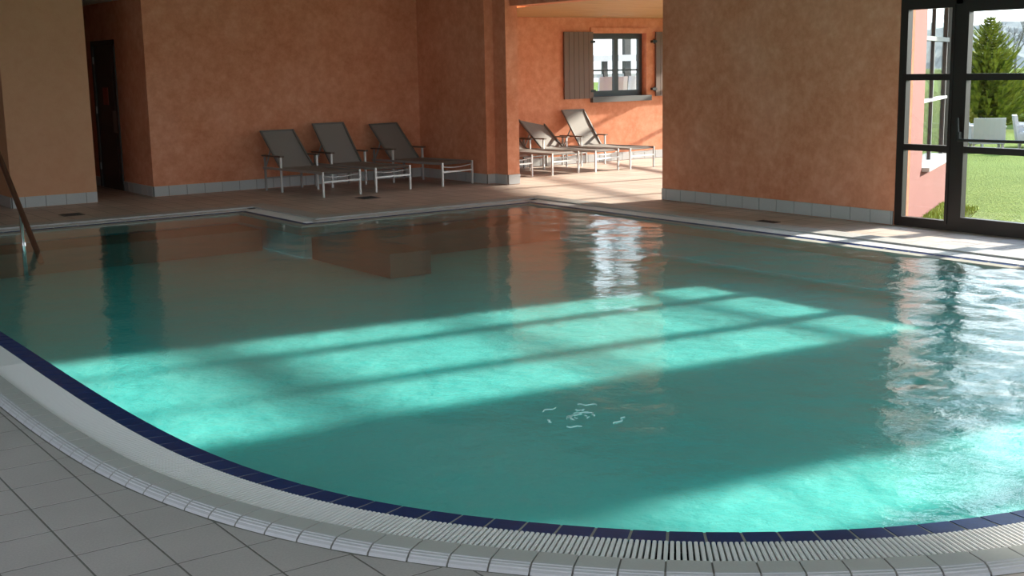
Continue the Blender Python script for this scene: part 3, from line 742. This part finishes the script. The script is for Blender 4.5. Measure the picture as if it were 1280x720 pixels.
# ------------------------------------------------------------------ loungers
def lounger(name, label, loc, rz, back_deg, group):
    """origin under the middle of the foot end; +y towards the head end"""
    r = empty(name, loc, rz); tag(r, label, 'lounger', group)
    W, SZ, HY = .28, .315, 1.10
    # front legs, each with its own piece
    for s in (-1, 1):
        m = MB(); m.box(s * W - .0115, s * W + .0115, -.0115, .0115, 0, SZ + .01); m.build('leg', M['alu'], parent=r)
        m = MB(); m.box(s * W - .0115, s * W + .0115, 1.04 - .0115, 1.04 + .0115, 0, .47); m.build('leg', M['alu'], parent=r)
        m = MB(); m.box(s * W - .0125, s * W + .0125, 1.46 - .0125, 1.46 + .0125, 0, .46); m.build('leg', M['alu_shade'], parent=r)
        m = MB(); m.bar((s * W, .0, SZ - .005), (s * W, 1.50, SZ - .005), .025, .03); m.build('side_rail', M['alu_shade'], parent=r)
        m = MB(); m.box(s * W - .028, s * W + .028, 1.0, 1.50, .468, .486); m.build('armrest', M['brown_arm'], parent=r)
    m = MB(); m.box(-W, W, -.011, .011, .185, .207); m.build('cross_bar', M['alu'], parent=r)
    m = MB(); m.tube([(-W + .27 * 0 + 2 * W * k / 10, .03, SZ - .045 - .022 * math.sin(math.pi * k / 10)) for k in range(11)], .007, 6); m.build('foot_tube', M['alu'], parent=r)
    m = MB(); m.box(-W, W, 1.45, 1.47, .16, .18); m.build('cross_bar', M['alu_shade'], parent=r)
    # sling seat, slightly sagging
    m = MB(); n = 10; t = .008; w = W - .012
    pts = [(k / n * HY + .0, SZ + .012 - .02 * math.sin(math.pi * k / n)) for k in range(n + 1)]
    pts[0] = (-.012, SZ - .012)
    for i in range(n):
        (ya, za), (yb, zb) = pts[i], pts[i + 1]
        m.poly([(-w, ya, za), (w, ya, za), (w, yb, zb), (-w, yb, zb)]); m.poly([(-w, ya, za - t), (-w, yb, zb - t), (w, yb, zb - t), (w, ya, za - t)])
        for s in (-w, w): m.poly([(s, ya, za - t), (s, ya, za), (s, yb, zb), (s, yb, zb - t)])
    m.build('seat_sling', M['sling'], parent=r)
    a = math.radians(back_deg); BL = .68; wb = W - .03
    cy, cz = math.cos(a), math.sin(a)
    B = lambda d, off=0: (HY + .0 + d * cy - off * cz, SZ + .01 + d * cz + off * cy)
    m = MB()
    for i in range(6):
        d0, d1 = BL * i / 6, BL * (i + 1) / 6
        sag = lambda d: -.012 * math.sin(math.pi * d / BL)
        (ya, za), (yb, zb) = B(d0, sag(d0)), B(d1, sag(d1)); (yc, zc), (yd, zd) = B(d0, sag(d0) - t), B(d1, sag(d1) - t)
        m.poly([(-wb, ya, za), (wb, ya, za), (wb, yb, zb), (-wb, yb, zb)]); m.poly([(-wb, yc, zc), (-wb, yd, zd), (wb, yd, zd), (wb, yc, zc)])
        for s in (-wb, wb): m.poly([(s, ya, za), (s, yb, zb), (s, yd, zd), (s, yc, zc)])
    m.build('back_sling', M['sling'], parent=r)
    m = MB()
    for s in (-1, 1):
        (ya, za), (yb, zb) = B(0), B(BL); m.bar((s * wb, ya, za), (s * wb, yb, zb), .022, .026)
    (yb, zb) = B(BL); m.bar((-wb - .011, yb, zb), (wb + .011, yb, zb), .022, .022); m.build('back_frame', M['sling_edge'], parent=r)
    (ym, zm) = B(BL * .5)
    for s in (-1, 1):
        m = MB(); m.bar((s * (wb - .0), ym, zm), (s * (W - .01), min(1.46, ym + .05 + .1), SZ), .014, .018); m.build('back_strut', M['alu_shade'], parent=r)
    return r
G1, G2 = 'loungers along the pool hall wall', 'loungers in the sunlit alcove'
R_ = math.radians
lounger('sun_lounger', 'grey sling lounger nearest the recess, left of the indoor three', (7.465, 14.29, 0), R_(5), 44, G1)
lounger('sun_lounger', 'middle grey sling lounger of the indoor three, with the steepest backrest', (8.29, 14.40, 0), R_(6), 52, G1)
lounger('sun_lounger', 'grey sling lounger nearest the wall end, right of the indoor three', (9.34, 14.44, 0), R_(10), 46, G1)
lounger('sun_lounger', 'alcove lounger almost hidden behind the wall end', (10.56, 14.72, 0), R_(4), 42, G2)
lounger('sun_lounger', 'alcove lounger whose feet show beside the wall end, backrest half hidden', (11.45, 14.72, 0), R_(8), 42, G2)
lounger('sun_lounger', 'alcove lounger with reclined shaded backrest below the left shutter', (12.24, 14.70, 0), R_(12), 42, G2)
lounger('sun_lounger', 'sunlit alcove lounger with upright backrest below the window', (12.955, 14.70, 0), R_(8), 55, G2)

# ------------------------------------------------------------------ pool handrail
h = empty('pool_handrail', (3.02, 11.93, WATER_Z)); tag(h, 'brown handrail with chrome post rising from the water', 'handrail')
mb = MB(); mb.tube([(0, -.12, -.10), (0, .0, -.0), (0, 1.10, .82), (0, 1.75, 1.28), (0, 2.05, 1.36), (0, 2.45, 1.36)], .027, 12); mb.build('rail', M['rail_brown'], parent=h, smooth=True)
mb = MB(); mb.tube([(0, .47, .34), (0, .47, -.52)], .021, 12); mb.build('post', M['chrome'], parent=h, smooth=True)
mb = MB(); mb.tube([(0, 2.30, 1.35), (0, 2.30, .04)], .021, 12); mb.tube([(0, 2.30, .06), (0, 2.30, .042)], .05, 12); mb.build('post', M['chrome'], parent=h, smooth=True)

# ------------------------------------------------------------------ outside
rnd = random.Random(5)
def lawn():
    bm = bmesh.new(); N = 70
    grid = {}
    for i in range(N + 1):
        for j in range(N + 1):
            a, b = i / N, j / N
            x = 10.3 + 190 * a ** 2.2; y = -70 + 170 * b
            z = -.12 + .02 * math.sin(x * .6) * math.sin(y * .5) + max(0, x - 60) ** 2 * .00004
            grid[i, j] = bm.verts.new((x, y, z))
    for i in range(N):
        for j in range(N): bm.faces.new((grid[i, j], grid[i + 1, j], grid[i + 1, j + 1], grid[i, j + 1]))
    me = bpy.data.meshes.new('lawn'); bm.to_mesh(me); bm.free(); me.materials.append(M['grass'])
    for p in me.polygons: p.use_smooth = True
    return link('lawn', me)
tag(lawn(), 'bright green lawn outside the glazed door', 'lawn', kind='structure')
mb = MB(); mb.box(-60, 10.3, 19.3, 90, -.6, -.15); mb.box(-60, 60, -60, -3.3, -.6, -.15); tag(mb.build('ground', M['grass']), 'grass around the far sides of the building', 'lawn', kind='structure')
# grass blades near the door and the red wall
mb = MB()
for k in range(2500):
    x = 10.45 + rnd.random() ** 1.6 * 9; y = 5.2 + rnd.random() * 5.5
    x = 10.45 + rnd.random() * 2.3; yl = 7.80 + (x - 10.32) * .535; y = yl - .04 - rnd.random() ** 2 * .5
    hgt = .02 + .03 * rnd.random(); a = rnd.random() * 6.28; wv = .008 + .006 * rnd.random(); lx, ly = .05 * (rnd.random() - .5), .05 * (rnd.random() - .5)
    hgt *= 1.3
    mb.poly([(x - wv * math.cos(a), y - wv * math.sin(a), -.13), (x + wv * math.cos(a), y + wv * math.sin(a), -.13), (x + lx, y + ly, -.13 + hgt)])
tag(mb.build('grass', M['blade']), 'loose grass blades outside the glazed door', 'grass', kind='stuff')

def conifer(loc, H, Rb, label):
    r = empty('conifer_tree', loc); tag(r, label, 'tree')
    m = MB(); m.tube([(0, 0, 0), (0, 0, H * .98)], .06 * H / 3, 8, r1=.008); m.build('trunk', M['bark'], parent=r)
    m = MB(); q = random.Random(11)
    levels = 40
    for k in range(levels):
        f = k / levels; z = .10 * H + f * .88 * H; rad = Rb * (1 - f) ** .85 + .05
        nb = 13 if f < .6 else 9
        for b in range(nb):
            a = 2 * math.pi * (b + q.random() * .7) / nb + k * .7; L = rad * (.65 + .5 * q.random()); up = .25 + .35 * q.random()
            d = Vector((math.cos(a), math.sin(a), 0)); sd = Vector((-d.y, d.x, 0))
            prev = Vector((0, 0, z))
            segs = 5
            pts = [Vector((0, 0, z)) + d * (L * s / segs) + Vector((0, 0, L * (up * (s / segs) ** 1.6 - .12 * math.sin(math.pi * s / segs)))) for s in range(segs + 1)]
            for s in range(1, segs + 1):
                wv = L * .20 * (1.15 - s / segs) + .02
                for sg in (-1, 1):
                    tip = pts[s] + sd * (sg * wv) + d * (wv * .8) + Vector((0, 0, .03 * q.random()))
                    m.poly([pts[s - 1], pts[s], tip]); m.poly([pts[s - 1], pts[s - 1] + Vector((0, 0, -.035)), tip + Vector((0, 0, -.02))])
            m.poly([pts[-2] + sd * .02, pts[-2] - sd * .02, pts[-1] + d * .08])
    tag(m.build('foliage', M['needles'], parent=r), kind='stuff')
conifer((26.6, 17.8, -.2), 2.82, 1.2, 'yellow green conifer standing on the lawn beyond the door')

def garden_chair(loc, rz, label, H_=.64):
    r = empty('garden_chair', loc, rz); tag(r, label, 'chair', 'white garden chairs outside')
    W = M['white_plastic']
    m = MB(); m.box(-.24, .24, -.26, .24, .16, .34); m.box(-.22, .22, -.24, .22, .34, .37); m.build('seat', W, parent=r)
    m = MB(); n = 6
    for k in range(n):
        x0, x1 = -.28 + k * .56 / n, -.28 + (k + 1) * .56 / n; c0, c1 = .04 * (1 - (x0 / .28) ** 2), .04 * (1 - (x1 / .28) ** 2)
        F0, F1, G0, G1 = (x0, .22 + c0, .16), (x1, .22 + c1, .16), (x0, .30 + c0, H_), (x1, .30 + c1, H_); t = .06
        o = lambda p: (p[0], p[1] + t, p[2])
        m.poly([F0, F1, G1, G0]); m.poly([o(F0), o(G0), o(G1), o(F1)]); m.poly([G0, G1, o(G1), o(G0)]); m.poly([F0, o(F0), o(F1), F1])
        if k == 0: m.poly([F0, G0, o(G0), o(F0)])
        if k == n - 1: m.poly([F1, o(F1), o(G1), G1])
    m.build('backrest', W, parent=r)
    for s in (-1, 1):
        m = MB(); m.box(s * .27 - .03, s * .27 + .03, -.26, .24, .16, .46); m.box(s * .27 - .04, s * .27 + .04, -.28, .26, .46, .49); m.build('armrest', W, parent=r)
        for y in (-.22, .22): m = MB(); m.bar((s * .25, y, .18), (s * .265, y * 1.08, 0), .045, .04, (0, 1, 0)); m.build('leg', W, parent=r)
for (x, y), rz, lab in (((20.85, 13.92), 2.3, 'white garden chair nearest the door mullion, seen from behind'), ((21.35, 14.75), 1.2, 'white garden chair half hidden behind the door mullion'),
                        ((21.35, 13.22), 3.9, 'low white garden chair in the middle of the lawn group'), ((22.1, 13.75), .6, 'white garden chair at the right end of the lawn group')):
    garden_chair((x, y, -.14), rz, lab)

def bush(loc, rx, rz_, label, seed):
    r = empty('leafy_bush', loc); tag(r, label, 'bush', 'bushes behind the conifer')
    q = random.Random(seed); m = MB()
    for k in range(2600):
        a = q.random() * 6.28; e = math.acos(1 - q.random()); rr = .75 + .3 * q.random()
        p = Vector((rx * rr * math.cos(a) * math.sin(e), rx * rr * math.sin(a) * math.sin(e), rz_ * rr * math.cos(e)))
        s = .05 + .05 * q.random(); u_ = Vector((q.random() - .5, q.random() - .5, q.random() - .5)).normalized(); v_ = u_.cross(Vector((q.random(), q.random(), q.random()))).normalized()
        m.poly([p - u_ * s, p + v_ * s * .6, p + u_ * s, p - v_ * s * .6])
    tag(m.build('foliage', M['bush'], parent=r), kind='stuff')
    m = MB(); m.tube([(0, 0, 0), (.1, 0, rz_ * .8)], .05, 6); m.build('stem', M['bark'], parent=r)
bush((31.0, 18.3, -.2), 1.6, 1.5, 'yellow green bush at the right behind the conifer', 3)
bush((33.0, 21.8, -.2), 1.9, 1.2, 'broad yellow green bush behind the conifer', 4)
bush((22.0, 16.3, -.2), 1.3, 1.1, 'yellow bush seen through the strip window', 5)

def bare_tree(loc, H, label, seed):
    r = empty('bare_tree', loc); tag(r, label, 'tree', 'bare winter trees on the slope')
    q = random.Random(seed); m = MB(); tr = MB()
    tr.tube([(0, 0, 0), (.02 * H, 0, H * .45)], .022 * H, 6, r1=.014 * H); tr.build('trunk', M['grey_bark'], parent=r)
    def grow(p, d, L, rad, lv):
        e = p + d * L; m.tube([p, (p + e) / 2 + Vector((q.random() - .5, q.random() - .5, 0)) * L * .1, e], rad, 4, r1=rad * .6)
        if lv == 0: return
        for k in range(3 if lv > 1 else 4):
            nd = (d + Vector((q.random() - .5, q.random() - .5, (q.random() - .25) * .8)) * 1.25).normalized(); grow(e - d * L * .35 * q.random(), nd, L * (.55 + .25 * q.random()), rad * .6, lv - 1)
    for k in range(4):
        a = k * 1.57 + q.random(); grow(Vector((.02 * H, 0, H * (.33 + .03 * k))), Vector((math.cos(a) * .6, math.sin(a) * .6, .9)).normalized(), H * .23, .010 * H, 4)
    tag(m.build('branches', M['grey_bark'], parent=r), kind='stuff')
labs = ['bare grey tree tallest on the slope beside the conifer', 'bare grey tree at the far right edge of the slope', 'bare grey tree between the tallest one and the edge', 'bare tree low on the slope left of the conifer', 'bare tree seen through the strip window', 'slender bare tree beyond the strip window rail']
for k, (x, y, H_) in enumerate(((58.9, 37.9, 4.3), (60.5, 37.5, 3.9), (57.0, 37.6, 3.4), (57.7, 39.9, 2.8), (24.3, 17.5, 2.2), (26.0, 19.3, 2.5))): bare_tree((x, y, -.1), H_, labs[k], 20 + k)
# wooded hills
def hills():
    bm = bmesh.new(); N = 160; rows = 14; g = {}; q = random.Random(9)
    for i in range(N + 1):
        a = i / N; ang = math.radians(-75 + 120 * a)
        for j in range(rows + 1):
            f = j / rows; R = 150 + 130 * f
            top = 8 + 1.6 * math.sin(a * 9) + 1.0 * math.sin(a * 23 + 1) + 1.0 * q.random() * f
            g[i, j] = bm.verts.new((10 + R * math.cos(ang), R * math.sin(ang), -2 + top * math.sin(f * math.pi / 2) + (q.random() * .9 if f > .1 else 0)))
    for i in range(N):
        for j in range(rows): bm.faces.new((g[i, j], g[i + 1, j], g[i + 1, j + 1], g[i, j + 1]))
    me = bpy.data.meshes.new('hills'); bm.to_mesh(me); bm.free(); me.materials.append(M['hill'])
    return link('hills', me)
tag(hills(), 'hazy grey wooded hills on the horizon', 'hills', kind='structure')
# terrace behind the alcove window
t = empty('terrace_railing', (15.4, 19.0, .55)); tag(t, 'dark terrace posts with a pale top rail behind the alcove window', 'railing')
for x, w_, h_ in ((-.15, .25, 1.12), (.36, .10, 1.12), (.90, .16, 1.75), (1.75, .10, 1.12)): mb = MB(); mb.box(x, x + w_, 0, .09, 0, h_); mb.build('post', M['dark_frame'], parent=t)
mb = MB(); mb.box(-1.0, 4.0, -.05, .14, 1.12, 1.24); mb.build('top_rail', M['white_metal'], parent=t)
mb = MB(); mb.box(-1.0, 4.0, .02, .07, .80, .88); mb.build('lower_rail', M['plate'], parent=t)
for (x, y), rz, lab in (((14.75, 17.75), 2.9, 'white garden chair behind the left window pane'), ((15.6, 18.15), 3.3, 'white garden chair behind the right window pane')):
    garden_chair((x, y, .55), rz, lab, .84)
mb = MB(); mb.box(11.0, 18.0, 16.6, 19.6, -.4, .55); tag(mb.build('terrace', M['coping']), 'raised pale terrace behind the alcove window', 'terrace', kind='structure')
